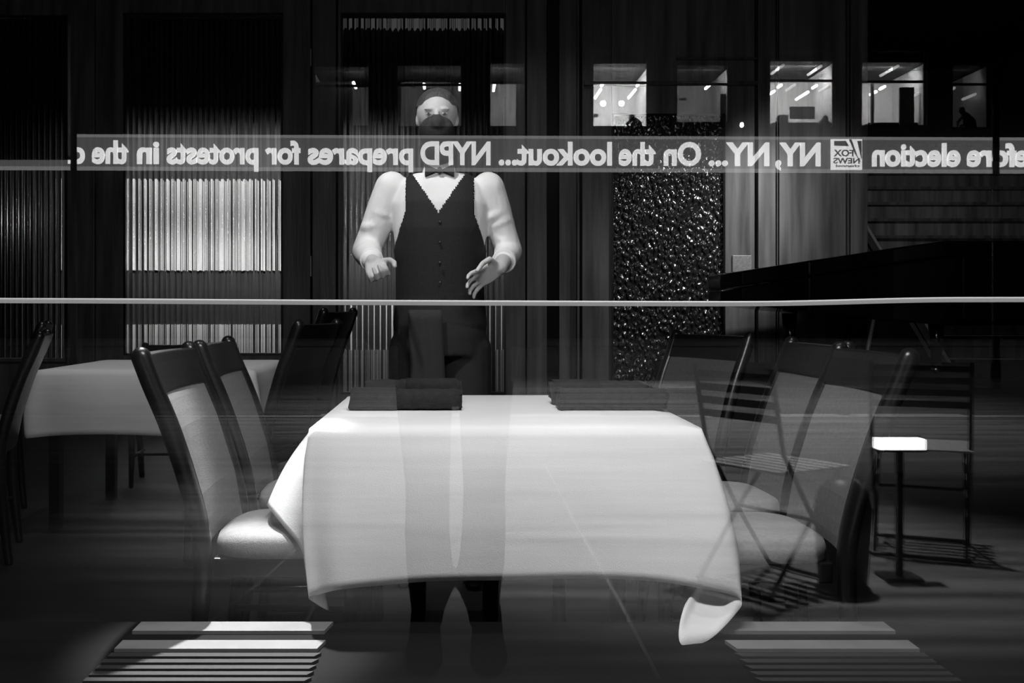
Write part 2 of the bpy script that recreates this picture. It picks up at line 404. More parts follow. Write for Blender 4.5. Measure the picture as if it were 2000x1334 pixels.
def draped(name, ctrl, top_c, m, parent=None, n=220, rows=18, rnd=.006, ripple=.0):
    bm = B(); cols = catmull(ctrl, n); grid = []
    for i, (tp, hm, md) in enumerate(cols):
        col = []
        for r in range(rows + 1):
            t = r / rows
            p = tp.lerp(md, t / .7) if t < .7 else md.lerp(hm, (t - .7) / .3)
            out = (tp - top_c); out.z = 0; out.normalize()
            p = p + out * (.018 * math.sin(PI * min(1, t * 1.0)) + .006 * min(1, t * 6))
            p.z -= .0 if t > .06 else 0
            p += out * ripple * math.sin(i * 2 * PI / n * 23) * t
            col.append(bm.verts.new(p))
        grid.append(col)
    for i in range(n):
        j = (i + 1) % n
        for r in range(rows): bm.faces.new((grid[i][r], grid[j][r], grid[j][r + 1], grid[i][r + 1]))
    # top: concentric rings to centre
    prev = [grid[i][0] for i in range(n)]
    for k in range(1, 10):
        s = 1 - k / 10
        ring = [bm.verts.new(top_c.lerp(cols[i][0], s) + Vector((0, 0, rnd * min(1, k)))) for i in range(n)]
        for i in range(n):
            j = (i + 1) % n; bm.faces.new((prev[i], prev[j], ring[j], ring[i]))
        prev = ring
    c = bm.verts.new(top_c + Vector((0, 0, rnd)))
    for i in range(n): bm.faces.new((prev[i], prev[(i + 1) % n], c))
    o = obj(name, bm, m, parent, smooth=True)
    s = o.modifiers.new('thick', 'SOLIDIFY'); s.thickness = .0015; s.offset = -1
    return o

x0, x1, y0, y1, zt = -.361, .595, 2.6, 3.58, .75
ctrl = [
    (V((-.33, y0 - .0, zt)), P(628, 1160, 2.53)), (V((-.27, y0, zt)), P(665, 1151, 2.51)), (V((-.16, y0, zt)), P(750, 1142, 2.52)),
    (V((-.02, y0, zt)), P(850, 1134, 2.51)), (V((.12, y0, zt)), P(1000, 1132, 2.52)), (V((.27, y0, zt)), P(1150, 1129, 2.51)),
    (V((.42, y0, zt)), P(1270, 1134, 2.49)), (V((.52, y0, zt)), P(1370, 1149, 2.47)), (V((.585, y0 + .002, zt)), P(1438, 1166, 2.465)),
    (V((.592, y0 + .01, zt)), P(1443, 1184, 2.46), P(1428, 1075, 2.555)), (V((.594, y0 + .03, zt)), P(1382, 1248, 2.40), P(1426, 1120, 2.57)), (V((.595, y0 + .05, zt)), P(1324, 1256, 2.378), P(1372, 1120, 2.58)),
    (V((.595, y0 + .08, zt)), P(1334, 1180, 2.47), P(1380, 1090, 2.60)), (V((.595, y0 + .12, zt)), P(1385, 1140, 2.60)), (V((.595, y0 + .17, zt)), P(1450, 1128, 2.66)),
    (V((.595, y0 + .26, zt)), V((.735, 2.92, .36))), (V((.595, 3.1, zt)), V((.70, 3.12, .41))), (V((.595, 3.4, zt)), V((.69, 3.42, .42))),
    (V((.59, 3.575, zt)), V((.68, 3.66, .33))), (V((.5, y1, zt)), V((.5, 3.66, .42))), (V((.1, y1, zt)), V((.1, 3.65, .43))), (V((-.28, y1, zt)), V((-.3, 3.66, .42))),
    (V((-.356, 3.575, zt)), V((-.44, 3.66, .33))), (V((x0, 3.45, zt)), V((-.50, 3.5, .43))), (V((x0, 3.2, zt)), V((-.50, 3.15, .50))), (V((x0, 3.02, zt)), V((-.50, 2.92, .505))),
    (V((x0, 2.92, zt)), P(527, 988, 2.76)), (V((x0, 2.84, zt)), P(560, 1030, 2.66)), (V((x0, 2.77, zt)), P(592, 1072, 2.60)),
    (V((x0, 2.71, zt)), P(606, 1130, 2.56)), (V((x0, 2.66, zt)), P(646, 1189, 2.545)), (V((x0, 2.62, zt)), P(618, 1176, 2.54)), (V((-.357, 2.603, zt)), P(607, 1166, 2.53)),
]
tb = thing('dining_table', 'dark square dining table hidden under the white cloth in the foreground', 'table', (.117, 3.09, 0))
bm = B(); box(bm, -.44, .44, -.45, .45, .71, .745); obj('tabletop', bm, M['frame'], tb, bevel=.004)
for x, y in ((-.235, .1), (-.02, .1), (.21, .38), (.34, -.02)):
    bm = B(); rtube(bm, [(x, y, .012), (x, y, .35), (x, y, .71)], [.022, .026, .03], 12); obj('leg', bm, M['frame'], tb, smooth=True)
tag(draped('tablecloth', ctrl, V((.117, 3.09, .75)), M['cloth']), 'white tablecloth hanging in front, with the four dark napkins lying on it', 'tablecloth', group='white tablecloths')

def simple_cloth(xa, xb, ya, yb, z, hz, fl=.05, label='', corner=.12):
    c = []
    def side(p, q, k):
        for i in range(k):
            t = (i + .5) / k; a = V(p).lerp(V(q), t); o = (a - V(((xa + xb) / 2, (ya + yb) / 2, z)))
            n = V((0, 0, 0))
            if p[0] == q[0]: n.x = math.copysign(1, o.x)
            else: n.y = math.copysign(1, o.y)
            wob = fl * (.3 + .25 * math.sin(i * 2.1 + xa * 7))
            c.append((a, a + n * wob + V((0, 0, -(hz) + .01 * math.sin(i * 1.3)))))
    cs = [(xa, ya, z), (xb, ya, z), (xb, yb, z), (xa, yb, z)]
    for i in range(4):
        p, q = cs[i], cs[(i + 1) % 4]
        a = V(p); o = a - V(((xa + xb) / 2, (ya + yb) / 2, z)); o.z = 0; o = V((math.copysign(1, o.x), math.copysign(1, o.y), 0))
        c.append((a, a + o * fl * (1.1 if i in (1, 2) else .4) + V((0, 0, -hz - (corner if i in (1, 2) else .01)))))
        side(p, q, 5)
    return tag(draped('tablecloth', c, V(((xa + xb) / 2, (ya + yb) / 2, z)), M['cloth'], n=160, rows=12), label, 'tablecloth', group='white tablecloths')
def back_table(xa, xb, ya, yb, label, cl):
    t = thing('dining_table', label, 'table', ((xa + xb) / 2, (ya + yb) / 2, 0), group='covered tables at the back'); hx, hy = (xb - xa) / 2 - .02, (yb - ya) / 2 - .02
    bm = B(); box(bm, -hx, hx, -hy, hy, .70, .742); obj('tabletop', bm, M['frame'], t)
    for sx in (-1, 1):
        for sy in (-1, 1):
            bm = B(); box(bm, sx * (hx - .06) - .025, sx * (hx - .06) + .025, sy * (hy - .06) - .025, sy * (hy - .06) + .025, 0, .7); obj('leg', bm, M['frame'], t)
    simple_cloth(xa, xb, ya, yb, .75, .30, label=cl)
back_table(-1.97, -.95, 4.98, 5.95, 'dark dining table under a white cloth, at left before the reeded door', 'white tablecloth at left, hanging behind the two pale-backed chairs')

# napkins
def napkin(x0, x1, yc, w, h, label, ang=0., flap=None):
    t = thing('napkin', label, 'napkin', ((x0 + x1) / 2, yc, .7565), ang, group='dark folded napkins on the near table')
    L = (x1 - x0) / 2; bm = B(); rows = []
    rnd = random.Random(int(x0 * 1000) + int(yc * 777))
    for i in range(25):
        u = i / 24; x = -L + 2 * L * u; k = 1 + .05 * rnd.uniform(-1, 1); row = []
        e = .93 if i in (0, 24) else 1
        for j in range(20):
            a = 2 * PI * j / 20; c, s = math.cos(a), math.sin(a)
            yy = w / 2 * math.copysign(abs(c) ** .6, c) * e; zz = h / 2 * math.copysign(abs(s) ** .55, s) * e * k + h / 2
            row.append(bm.verts.new((x + (.006 * rnd.uniform(-1, 1) if e < 1 else 0), yy, max(0, zz))))
        rows.append(row)
    for i in range(24):
        for j in range(20): bm.faces.new((rows[i][j], rows[i][(j + 1) % 20], rows[i + 1][(j + 1) % 20], rows[i + 1][j]))
    bm.faces.new(rows[0][::-1]); bm.faces.new(rows[-1])
    obj('rolled_cloth', bm, M['napkin'], t, smooth=True)
    # the loose outer layer folded over one half
    bm = B(); rows = []
    f0, f1 = flap or (-L * .98, -L * .15)
    for i in range(2):
        x = (f0, f1)[i]; row = []
        for j in range(17):
            a = -PI * .5 + PI * 1.15 * j / 16; c, s = math.cos(a + PI), math.sin(a)
            row.append(bm.verts.new((x, (w / 2 + .004) * math.copysign(abs(c) ** .6, c), max(.001, (h / 2 + .004) * math.copysign(abs(s) ** .55, s) + h / 2))))
        rows.append(row)
    for j in range(16): bm.faces.new((rows[0][j], rows[0][j + 1], rows[1][j + 1], rows[1][j]))
    o = obj('outer_fold', bm, M['napkin'], t, smooth=True); s = o.modifiers.new('s', 'SOLIDIFY'); s.thickness = .003
    return t
napkin(X(682, 2.99), X(900, 2.99), 3.05, .11, .056, 'dark folded napkin nearest the window on the left of the white table')
napkin(X(712, 3.15), X(900, 3.15), 3.215, .11, .072, 'dark folded napkin behind the other one on the left of the table', -.02, (-.02, .13))
napkin(X(1093, 2.99), X(1306, 2.99), 3.05, .11, .058, 'dark folded napkin nearest the window on the right of the white table', 0, (-.15, -.14))
napkin(X(1080, 3.15), X(1266, 3.15), 3.215, .11, .068, 'dark folded napkin behind the other one on the right of the table', .015, (-.135, .0))

# ================================================================== CHAIRS (face +x)
def make_chair(label):
    t = thing('dining_chair', label, 'chair', group='dark wooden chairs with pale grey backs')
    Wd = .235
    prof = [(-.245, 0.0), (-.222, .25), (-.212, .45), (-.235, .58), (-.285, .74), (-.335, .86), (-.36, .925)]
    def xb(z):
        for (a, za), (b, zb) in zip(prof, prof[1:]):
            if za <= z <= zb: return a + (b - a) * (z - za) / (zb - za)
        return prof[-1][0]
    for s in (-1, 1):
        bm = B(); pts = smoothpts([(x, s * (Wd - .015 + .012 * min(1, z / .5)), z) for x, z in prof], 4)
        rtube(bm, [V(p) + V((0, 0, .012 if i == 0 else 0)) for i, p in enumerate(pts)], [.017 + .007 * min(1, p.z / .5) for p in pts], 12, 1.0)
        o = obj('back_post', bm, M['frame'], t, smooth=True)
    def curved(z0, z1, hw, th, nz, m, name, bow=.02, bulge=.0):
        bm = B(); g = []
        for side in (0, 1):
            gg = []
            for i in range(nz + 1):
                z = z0 + (z1 - z0) * i / nz; row = []
                for k in range(13):
                    u = -1 + 2 * k / 12; y = u * hw
                    x = xb(z) - bow * (1 - u * u) + (th / 2 + bulge * (1 - u ** 4) * (1 - (2 * i / nz - 1) ** 4) if side else -th / 2)
                    row.append(bm.verts.new((x, y, z)))
                gg.append(row)
            g.append(gg)
        for i in range(nz):
            for k in range(12):
                bm.faces.new((g[0][i][k], g[0][i + 1][k], g[0][i + 1][k + 1], g[0][i][k + 1])); bm.faces.new((g[1][i][k], g[1][i][k + 1], g[1][i + 1][k + 1], g[1][i + 1][k]))
            for k in (0, 12): bm.faces.new((g[0][i][k], g[1][i][k], g[1][i + 1][k], g[0][i + 1][k]))
        for k in range(12):
            for i in (0, nz): bm.faces.new((g[0][i][k], g[0][i][k + 1], g[1][i][k + 1], g[1][i][k]))
        return obj(name, bm, m, t, smooth=False, bevel=.004)
    curved(.835, .93, Wd - .01, .040, 4, M['frame'], 'top_rail')
    curved(.455, .845, Wd - .022, .022, 12, M['upholstery'], 'backrest', bulge=.014)
    curved(.455, .845, Wd - .024, .006, 12, M['frame'], 'rear_shade').location = (-.016, 0, 0)  # dark rear face put in for the unlit side
    # seat cushion
    bm = B(); prof_z = [(.425, .93), (.43, .99), (.455, 1.0), (.472, .97), (.484, .85), (.49, .6), (.492, .3)]
    rows = []
    for z, s in prof_z:
        row = []
        for k in range(40):
            a = 2 * PI * k / 40; c, q = math.cos(a), math.sin(a); e = .5 if c < 0 else .62
            row.append(bm.verts.new((-.02 + .19 * s * math.copysign(abs(c) ** e, c), .20 * s * math.copysign(abs(q) ** .55, q), z)))
        rows.append(row)
    for i in range(len(rows) - 1):
        for k in range(40): bm.faces.new((rows[i][k], rows[i][(k + 1) % 40], rows[i + 1][(k + 1) % 40], rows[i + 1][k]))
    bm.faces.new(rows[0][::-1]); bm.faces.new(rows[-1]); obj('seat', bm, M['seat'], t, smooth=True)
    bm = B(); box(bm, -.2, .15, -.175, .175, .375, .425); obj('seat_frame', bm, M['frame'], t, bevel=.004)
    for s in (-1, 1):
        bm = B(); rtube(bm, [(.155, s * .165, .012), (.145, s * .165, .2), (.14, s * .165, .40)], [.014, .018, .022], 10); obj('leg', bm, M['frame'], t, smooth=True)
    bm = B(); tube(bm, [(-.22, -.2, .2), (.145, -.165, .2)], .01, 8); tube(bm, [(-.22, .2, .2), (.145, .165, .2)], .01, 8); tube(bm, [(0, -.19, .2), (0, .19, .2)], .01, 8)
    obj('stretcher', bm, M['frame'], t, smooth=True)
    return t
ch = make_chair('pale-backed dark wooden chair left of the white table, nearest the window')
ch.location = (-.405, 2.83, 0); ch.rotation_euler = (0, 0, 0)
dup(ch, (-.41, 3.42, 0), .03, 'pale-backed dark wooden chair left of the white table, farther from the window')
dup(ch, (.71, 2.78, 0), PI, 'dark wooden chair right of the white table, nearest the window')
dup(ch, (.75, 3.30, 0), PI + .04, 'dark wooden chair right of the white table, farther from the window')
dup(ch, (.72, 4.27, 0), PI + .45, 'dark wooden chair alone behind the right end of the white table', (1, 1, 1.0))
dup(ch, (-.93, 4.55, 0), PI - .22, 'dark high chair seen from behind left of the waiter, the left one of two', (1, 1, 1.05))
dup(ch, (-.93, 5.3, 0), PI - .2, 'dark high chair seen from behind left of the waiter, half hidden by its neighbour', (1, 1, 1.1))
dup(ch, (-1.72, 6.36, 0), -PI / 2, 'dark chair whose top rail shows behind the covered table at left', (1, 1, .87))
dup(ch, (-2.12, 4.5, 0), PI + .3, 'unlit dark chair at the left edge beside the covered table, the nearer one', (1, 1, 1.0))
dup(ch, (-2.42, 5.3, 0), PI + .3, 'unlit dark chair at the left edge beside the covered table, the farther one', (1, 1, 1.03))

# ================================================================== GRAND PIANO on a low platform
bm = B(); box(bm, 1.6, 6.15, 6.75, 8.66, 0, .6); tag(obj('stage_platform', bm, M['dark'], bevel=.01), 'low dark platform carrying the piano', 'platform')
pn = thing('grand_piano', 'black glossy grand piano with its rounded tail towards the hammered glass', 'piano', (0, 0, 0))
def plan(zf, inset=0):   # outline in plan with height function
    pts = [(X(1386, 8.15), 8.2), (X(1384, 7.95), 7.95), (X(1402, 7.7), 7.62), (X(1450, 7.4), 7.42), (X(1530, 7.3), 7.4), (X(1600, 7.2), 7.42), (X(1680, 7.1), 7.28), (X(1760, 7.0), 7.12),
           (X(1850, 7.0), 7.05), (5.2, 7.05), (5.2, 8.45), (3.8, 8.5), (2.4, 8.5), (2.05, 8.4)]
    return [V((x, y, zf(x))) for x, y in pts]
zl = lambda x: 1.285 + (x - 1.9) * .155 if x < 3.2 else 1.487
zr = lambda x: zl(x) - .11
zb = lambda x: 1.075 - max(0, min(1.3, x - 1.9)) * .12
def slab(za, zb_, m, name, parent):
    bm = B(); a = plan(za); b = plan(zb_); A = [bm.verts.new(p) for p in a]; Bv = [bm.verts.new(p) for p in b]; n = len(A)
    bm.faces.new(A); bm.faces.new(Bv[::-1])
    for i in range(n): bm.faces.new((A[i], Bv[i], Bv[(i + 1) % n], A[(i + 1) % n]))
    return obj(name, bm, m, parent, bevel=.012)
slab(zl, lambda x: zr(x) + .006, M['lacquer'], 'lid', pn)
slab(zr, zb, M['lacquer'], 'rim', pn)
bm = B(); box(bm, X(1858, 7.02), 5.2, 6.86, 7.06, .96, 1.37); obj('keyboard_case', bm, M['lacquer'], pn, bevel=.01)
for x, y in ((X(1835, 7.15), 7.2), (2.5, 8.1), (4.7, 8.3)):
    bm = B(); tube(bm, [(x, y, .645), (x, y, .8), (x, y, 1.0)], [.03, .045, .06], 8); l = obj('leg', bm, M['lacquer'], pn, smooth=True)
    bm = B(); ball(bm, V((x, y, .628)), .035, .035, .028, 12); obj('caster', bm, M['brass'], l, smooth=True)
bm = B(); tube(bm, [V((X(1712, 7.2), 7.25, .96)), V((X(1700, 7.2), 7.25, .75)), V((X(1694, 7.2), 7.25, .66))], [.012, .016, .02], 8); obj('pedal_lyre', bm, M['plate'], pn, smooth=True)

# ================================================================== WAITER
def hand(bm, wrist, palm_dir, side_dir, curl, L=.19, r=.0085, thumb=1, spread=.2):
    """palm + 5 fingers. palm_dir: towards the fingertips, side_dir: towards the thumb"""
    d = V(palm_dir).normalized(); s = V(side_dir); s = (s - d * s.dot(d)).normalized(); n = d.cross(s) * thumb
    wv = V(wrist); pl = L * .48
    for k in range(5):
        o = (k - 2) / 2 * .030
        rtube(bm, [wv + s * o * .5, wv + d * pl * .55 + s * o * .95, wv + d * pl + s * o], [.014, .013, .0115], 8)
    for k, fl in enumerate((.40, .46, .43, .34)):
        o = (1.5 - k) / 1.5 * .032
        p = wv + d * pl * .97 + s * o; pts = [p]; a = 0; dd = d + s * (1.5 - k) * spread * .1
        for seg_ in (.5, .3, .24):
            a += curl * (.7, 1.0, .9)[(len(pts) - 1)]
            step = (dd.normalized() * math.cos(a) + n * math.sin(a)) * (L * fl * seg_ * 1.05); p = p + step; pts.append(p)
        rtube(bm, pts, [r * 1.12, r * 1.05, r * .98, r * .85], 8)
    tb_ = wv + d * pl * .25 + s * .03
    rtube(bm, [tb_, tb_ + (d * .5 + s * .75 + n * .25) * .04, tb_ + (d * .85 + s * .55 + n * .4) * .07, tb_ + (d * 1.0 + s * .35 + n * .5) * .095], [.014, .012, .0105, .009], 8)

WX, WYY = -.068, 4.12
wt = thing('person', 'person serving, in white shirt, black waistcoat and face mask, standing behind the table', 'person', (0, 0, 0))
hips = V((WX, WYY + .03, .98))
Ls, Rs = V((WX - .185, WYY, 1.50)), V((WX + .185, WYY, 1.50))
Le, Re = V((WX - .285, WYY + .04, 1.262)), V((WX + .265, WYY + .04, 1.26))
Lw, Rw = V((WX - .245, WYY - .19, 1.215)), V((WX + .225, WYY - .18, 1.19))
fl_, fr_ = V((WX - .13, WYY + .02, .0)), V((WX + .12, WYY + .05, .0))
def torso(bm, g=0.):
    rings_loft(bm, [(WX, WYY + .02, .90, .155 + g, .11 + g), (WX, WYY + .02, .98, .165 + g, .12 + g), (WX, WYY + .02, 1.08, .155 + g, .115 + g), (WX, WYY + .01, 1.2, .155 + g, .118 + g),
                    (WX, WYY, 1.34, .172 + g, .122 + g), (WX, WYY, 1.44, .182 + g, .115 + g), (WX, WYY + .005, 1.51, .165 + g, .095 + g), (WX, WYY + .01, 1.555, .095 + g, .07 + g)])
def arm(bm, sh, el, wr, r, stop=1.0):
    e = el.lerp(wr, stop)
    rtube(bm, [sh, sh.lerp(el, .35), sh.lerp(el, .7), el], [r[0], r[0] * .97, r[1] * 1.02, r[1]], 16)
    rtube(bm, [el, el.lerp(wr, .4 * stop), e], [r[1], r[1] * .96, r[2]], 16)
# body
bm = B(); torso(bm)
rtube(bm, [(WX, WYY + .01, 1.52), (WX - .005, WYY - .02, 1.64)], [.06, .055], 16)
HCN = V((WX - .01, WYY - .045, 1.76))
ball(bm, HCN + V((0, .012, .022)), .078, .095, .085, 28); ball(bm, HCN + V((0, -.02, -.045)), .058, .068, .062, 24)
ball(bm, HCN + V((0, -.062, -.078)), .026, .022, .02, 14)                        # chin
rtube(bm, [HCN + V((0, -.088, .008)), HCN + V((0, -.108, -.028))], [.009, .015], 10)  # nose
for s in (-1, 1):
    ball(bm, HCN + V((s * .074, .012, -.005)), .009, .014, .024, 12)               # ears
    ball(bm, HCN + V((s * .03, -.076, .022)), .02, .012, .007, 12)               # brow
    rtube(bm, [V((WX + s * .09, WYY + .03, .92)), V((WX + s * .10, WYY + .02, .5)), V((WX + s * .115, WYY + .04, .1))], [.085, .06, .04], 16)
    rtube(bm, [V((WX + s * .12, WYY + .06, .05)), V((WX + s * .13, WYY - .12, .035))], [.04, .032], 12)
arm(bm, Ls, Le, Lw, (.048, .038, .026)); arm(bm, Rs, Re, Rw, (.048, .038, .026))
hand(bm, Lw, (.28, -.55, -.55), (.5, .3, .5), .95, thumb=1)
hand(bm, Rw, (-.85, -.35, -.42), (-.2, -.5, .75), .35, thumb=-1, spread=1.4)
remeshed('body', bm, M['skin'], wt, .0048, 3)
# eyes
for s in (-1, 1):
    bm = B(); ball(bm, HCN + V((s * .03, -.079, .004)), .010, .007, .005, 12); obj('eye', bm, M['skin'], wt, smooth=True)
    bm = B(); ball(bm, HCN + V((s * .03, -.0865, .004)), .005, .002, .005, 10); obj('pupil', bm, M['hair'], wt, smooth=True)
# hair
bm = B(); ball(bm, HCN + V((0, .022, .032)), .083, .098, .088, 32)
remeshed('hair', bm, M['hair'], wt, .006, 2, cut=lambda c: c.z < HCN.z + .045 + (-.10 if c.y > HCN.y + .03 else 0) and c.y < HCN.y + .09)
# face mask
bm = B(); ball(bm, HCN + V((0, -.030, -.06)), .068, .078, .072, 28); ball(bm, HCN + V((0, .0, -.12)), .07, .085, .06, 20); ball(bm, HCN + V((0, -.085, -.03)), .03, .038, .034, 16)
remeshed('face_mask', bm, M['vest'], wt, .005, 2, cut=lambda c: c.y > HCN.y + .03)
# shirt
bm = B(); torso(bm, .008)
arm(bm, Ls, Le, Lw, (.066, .056, .043), .88); arm(bm, Rs, Re, Rw, (.064, .054, .042), .55)
rtube(bm, [(WX, WYY + .01, 1.53), (WX - .003, WYY - .0, 1.56)], [.07, .064], 16)
for a, b_ in ((Ls, Le), (Rs, Re)):     # gathered sleeve folds
    for k in range(3):
        c = a.lerp(b_, .35 + .26 * k); ball(bm, c + V((random.uniform(-.012, .012), -.016, random.uniform(-.02, .02))), .054, .05, .03, 14, Matrix.Rotation(random.uniform(-.7, .7), 3, 'Y'))
sh = remeshed('shirt', bm, M['shirt'], wt, .007, 3)
sh['label'] = 'white long-sleeved shirt'
bm = B(); tube(bm, [Lw.lerp(Le, .26), Lw.lerp(Le, .06)], [.045, .044], 18); obj('cuff', bm, M['shirt'], wt, smooth=True, bevel=.003)
bm = B(); tube(bm, [Rw.lerp(Re, .6), Rw.lerp(Re, .38)], [.045, .046], 18); obj('cuff', bm, M['shirt'], wt, smooth=True, bevel=.003)
# waistcoat with deep V neck and open armholes
def vcut(c):
    if c.y < WYY + .03:
        if c.z > 1.395 and abs(c.x - WX + .004) < (c.z - 1.395) * .66: return True
    if abs(c.x - WX) > .128 + max(0, 1.40 - c.z) * .35 and c.z > 1.26: return True
    return c.z > 1.56
bm = B(); torso(bm, .016); vo = remeshed('waistcoat', bm, M['vest'], wt, .006, 3, cut=vcut)
s_ = vo.modifiers.new('s', 'SOLIDIFY'); s_.thickness = .003
for k in range(4):
    bm = B(); ball(bm, V((WX + .002, WYY - .14, 1.36 - k * .075)), .006, .003, .006, 10); obj('button', bm, M['steel'], vo, smooth=True)
# bow tie
bm = B()
for s in (-1, 1):
    prism(bm, [V((WX + s * .006, WYY - .093, 1.556)), V((WX + s * .055, WYY - .09, 1.582)), V((WX + s * .055, WYY - .09, 1.536)), V((WX + s * .006, WYY - .093, 1.560))], (0, .012, 0))
ball(bm, V((WX, WYY - .09, 1.559)), .011, .01, .012, 10); obj('bow_tie', bm, M['vest'], wt)
# trousers
bm = B()
rings_loft(bm, [(WX, WYY + .02, .86, .178, .135), (WX, WYY + .02, .94, .178, .138), (WX, WYY + .02, 1.02, .172, .134), (WX, WYY + .02, 1.06, .168, .13)])
for s in (-1, 1):
    rtube(bm, [V((WX + s * .095, WYY + .02, .88)), V((WX + s * .105, WYY + .0, .66)), V((WX + s * .112, WYY + .01, .45)), V((WX + s * .115, WYY + .03, .1))], [.104, .093, .08, .066], 18)
remeshed('trousers', bm, M['trouser'], wt, .008, 3)
for s in (-1, 1):
    bm = B(); rtube(bm, [V((WX + s * .12, WYY + .08, .05)), V((WX + s * .125, WYY - .05, .047)), V((WX + s * .13, WYY - .14, .042))], [.046, .046, .038], 14); obj('shoe', bm, M['lacquer'], wt, smooth=True)
# grey cloth hanging from the waist
bm = B(); rows = []
for i in range(9):
    z = 1.035 - .30 * i / 8; rows.append([bm.verts.new((WX - .115 + k * .0125 + .012 * i / 8, WYY - .142 - .006 * math.sin(k * 1.1) - .004 * i / 8, z)) for k in range(11)])
for i in range(8):
    for k in range(10): bm.faces.new((rows[i][k], rows[i][k + 1], rows[i + 1][k + 1], rows[i + 1][k]))
o = obj('waist_cloth', bm, M['grey_cloth'], wt, smooth=True); o['label'] = 'dark grey cloth tucked in at the waist'; s_ = o.modifiers.new('s', 'SOLIDIFY'); s_.thickness = .004

# ================================================================== OUTSIDE, seen mirrored in the window
bm = B(); box(bm, -12, 14, -7.3, GL - .08, -.12, 0); struct('ground_pavement', bm, M['pave'])
bm = B(); box(bm, -30, 32, -26, -7.45, -.14, -.02); struct('ground_road', bm, M['road'])
bm = B(); box(bm, -30, 32, -7.45, -7.3, -.12, .005); struct('ground_kerb', bm, M['kerb'])
bm = B(); box(bm, -30, 32, -33.2, -26, -.12, 0); struct('ground_far_pavement', bm, M['pave'])
def ryv(py): return 2 * GL - (HC * FPX) / (py - CY)     # ground point whose mirror image is at row py
# road markings
for k, (a, b_) in enumerate(((1262, 1490), (1600, 1900))):
    ya, yb = ryv(742), ryv(756); Yv = HC * FPX / 149
    bm = B(); box(bm, (a - CX) * Yv / FPX, (b_ - CX) * Yv / FPX, ya, yb, -.02, -.014)
    tag(obj('road_marking', bm, M['kerb']), ('pale road marking mirrored left of the piano leg', 'pale road marking mirrored below the piano keyboard')[k], 'road marking', group='road markings')
for k, (a, b_) in enumerate(((1530, 1655), (1682, 1900), (620, 1180))):
    ya, yb = ryv(806), ryv(818); Yv = HC * FPX / 212
    bm = B(); box(bm, (a - CX) * Yv / FPX, (b_ - CX) * Yv / FPX, ya, yb, -.02, -.013)
    tag(obj('road_marking', bm, M['kerb']), ('short bright road marking mirrored across the right chair backs', 'long road marking mirrored at the right edge beside the bistro chair', 'long road marking mirrored along the edge of the near tablecloth')[k], 'road marking', group='road markings')
# pavement joints
for pts in ([(1063, 905), (1130, 1035), (1210, 1175), (1289, 1330)], [(585, 1068), (500, 1145), (410, 1215), (330, 1275)]):
    q = []
    for px, py in pts:
        Yv = HC * FPX / (py - CY); q.append(R(px, py, Yv))
    bm = B()
    for a, b_ in zip(q, q[1:]):
        d = (b_ - a).normalized(); n = V((-d.y, d.x, 0)) * .006
        prism(bm, [a - n, b_ - n, b_ + n, a + n], (0, 0, .0015))
    o = struct('trim_6', bm, M['kerb'])

# opposite building with lit office floor
FY = 36.0
def RX(px, Yv=FY): return (px - CX) * Yv / FPX
def RZ(py, Yv=FY): return HC + (CY - py) * Yv / FPX
fy = 2 * GL - FY
wins = [(612, 722, 168, 247), (773, 903, 166, 248), (955, 1027, 162, 248), (1157, 1267, 162, 248), (1321, 1426, 165, 240), (1503, 1632, 158, 250), (1683, 1811, 160, 246), (1861, 1935, 165, 250)]
bd = thing('office_building', 'dark office building across the street, mirrored above and below the news ticker', 'building', (0, 0, 0))
bm = B()
T = 100
box(bm, RX(-600), RX(2700), fy - .25, fy, RZ(T), RZ(-420)); 
xs = [-600] + [v for w_ in wins for v in (w_[0], w_[1])] + [2700]
for i in range(0, len(xs), 2): box(bm, RX(xs[i]), RX(xs[i + 1]), fy - .25, fy, RZ(345), RZ(T))
for a, b_, t, bt in wins: box(bm, RX(a), RX(b_), fy - .25, fy, RZ(345), RZ(bt))
box(bm, RX(-600), RX(2700), fy - .25, fy, 0, RZ(345))
obj('facade', bm, M['facade'], bd)
pw = [10, 25, 50, 170, 40, 330, 230, 9]
for (a, b_, t, bt), Wt in zip(wins, pw):
    xa, xb_ = RX(a) - .12, RX(b_) + .12; za, zb2 = RZ(bt) - .3, RZ(T)
    zc = RZ(t, FY + 3.2) + .05
    bm = B(); d0, d1 = fy - .27, fy - 3.2
    box(bm, xa - .1, xb_ + .1, d1 - .1, d1, za, zc); box(bm, xa - .1, xa, d1, d0, za, zc); box(bm, xb_, xb_ + .1, d1, d0, za, zc); box(bm, xa, xb_, d1, d0, za - .1, za)
    rm = obj('room', bm, M['plaster'], bd)
    bm = B(); box(bm, xa - .1, xb_ + .1, d1, d0, zc + .9, zc + 1.0); box(bm, xa - .1, xb_ + .1, d1 - .1, d1, zc, zc + .9); box(bm, xa - .1, xb_ + .1, d1, fy - .3, zc, zc + .03); obj('plenum', bm, M['facade'], bd)
    l = area('office_light', ((xa + xb_) / 2, fy - .9, zc - .05), ((xa + xb_) / 2, fy - 3.2, za + .8), Wt, (xb_ - xa) * .7, .2)
    # frame of the window
    bm = B(); e = .05
    box(bm, RX(a), RX(a) + e, fy - .2, fy - .1, RZ(bt), RZ(T)); box(bm, RX(b_) - e, RX(b_), fy - .2, fy - .1, RZ(bt), RZ(T))
    box(bm, RX(a), RX(b_), fy - .2, fy - .1, RZ(bt), RZ(bt) + e); box(bm, RX(a), RX(b_), fy - .2, fy - .1, RZ(t), RZ(t) + .07)
    obj('window_frame', bm, M['facade'], bd)
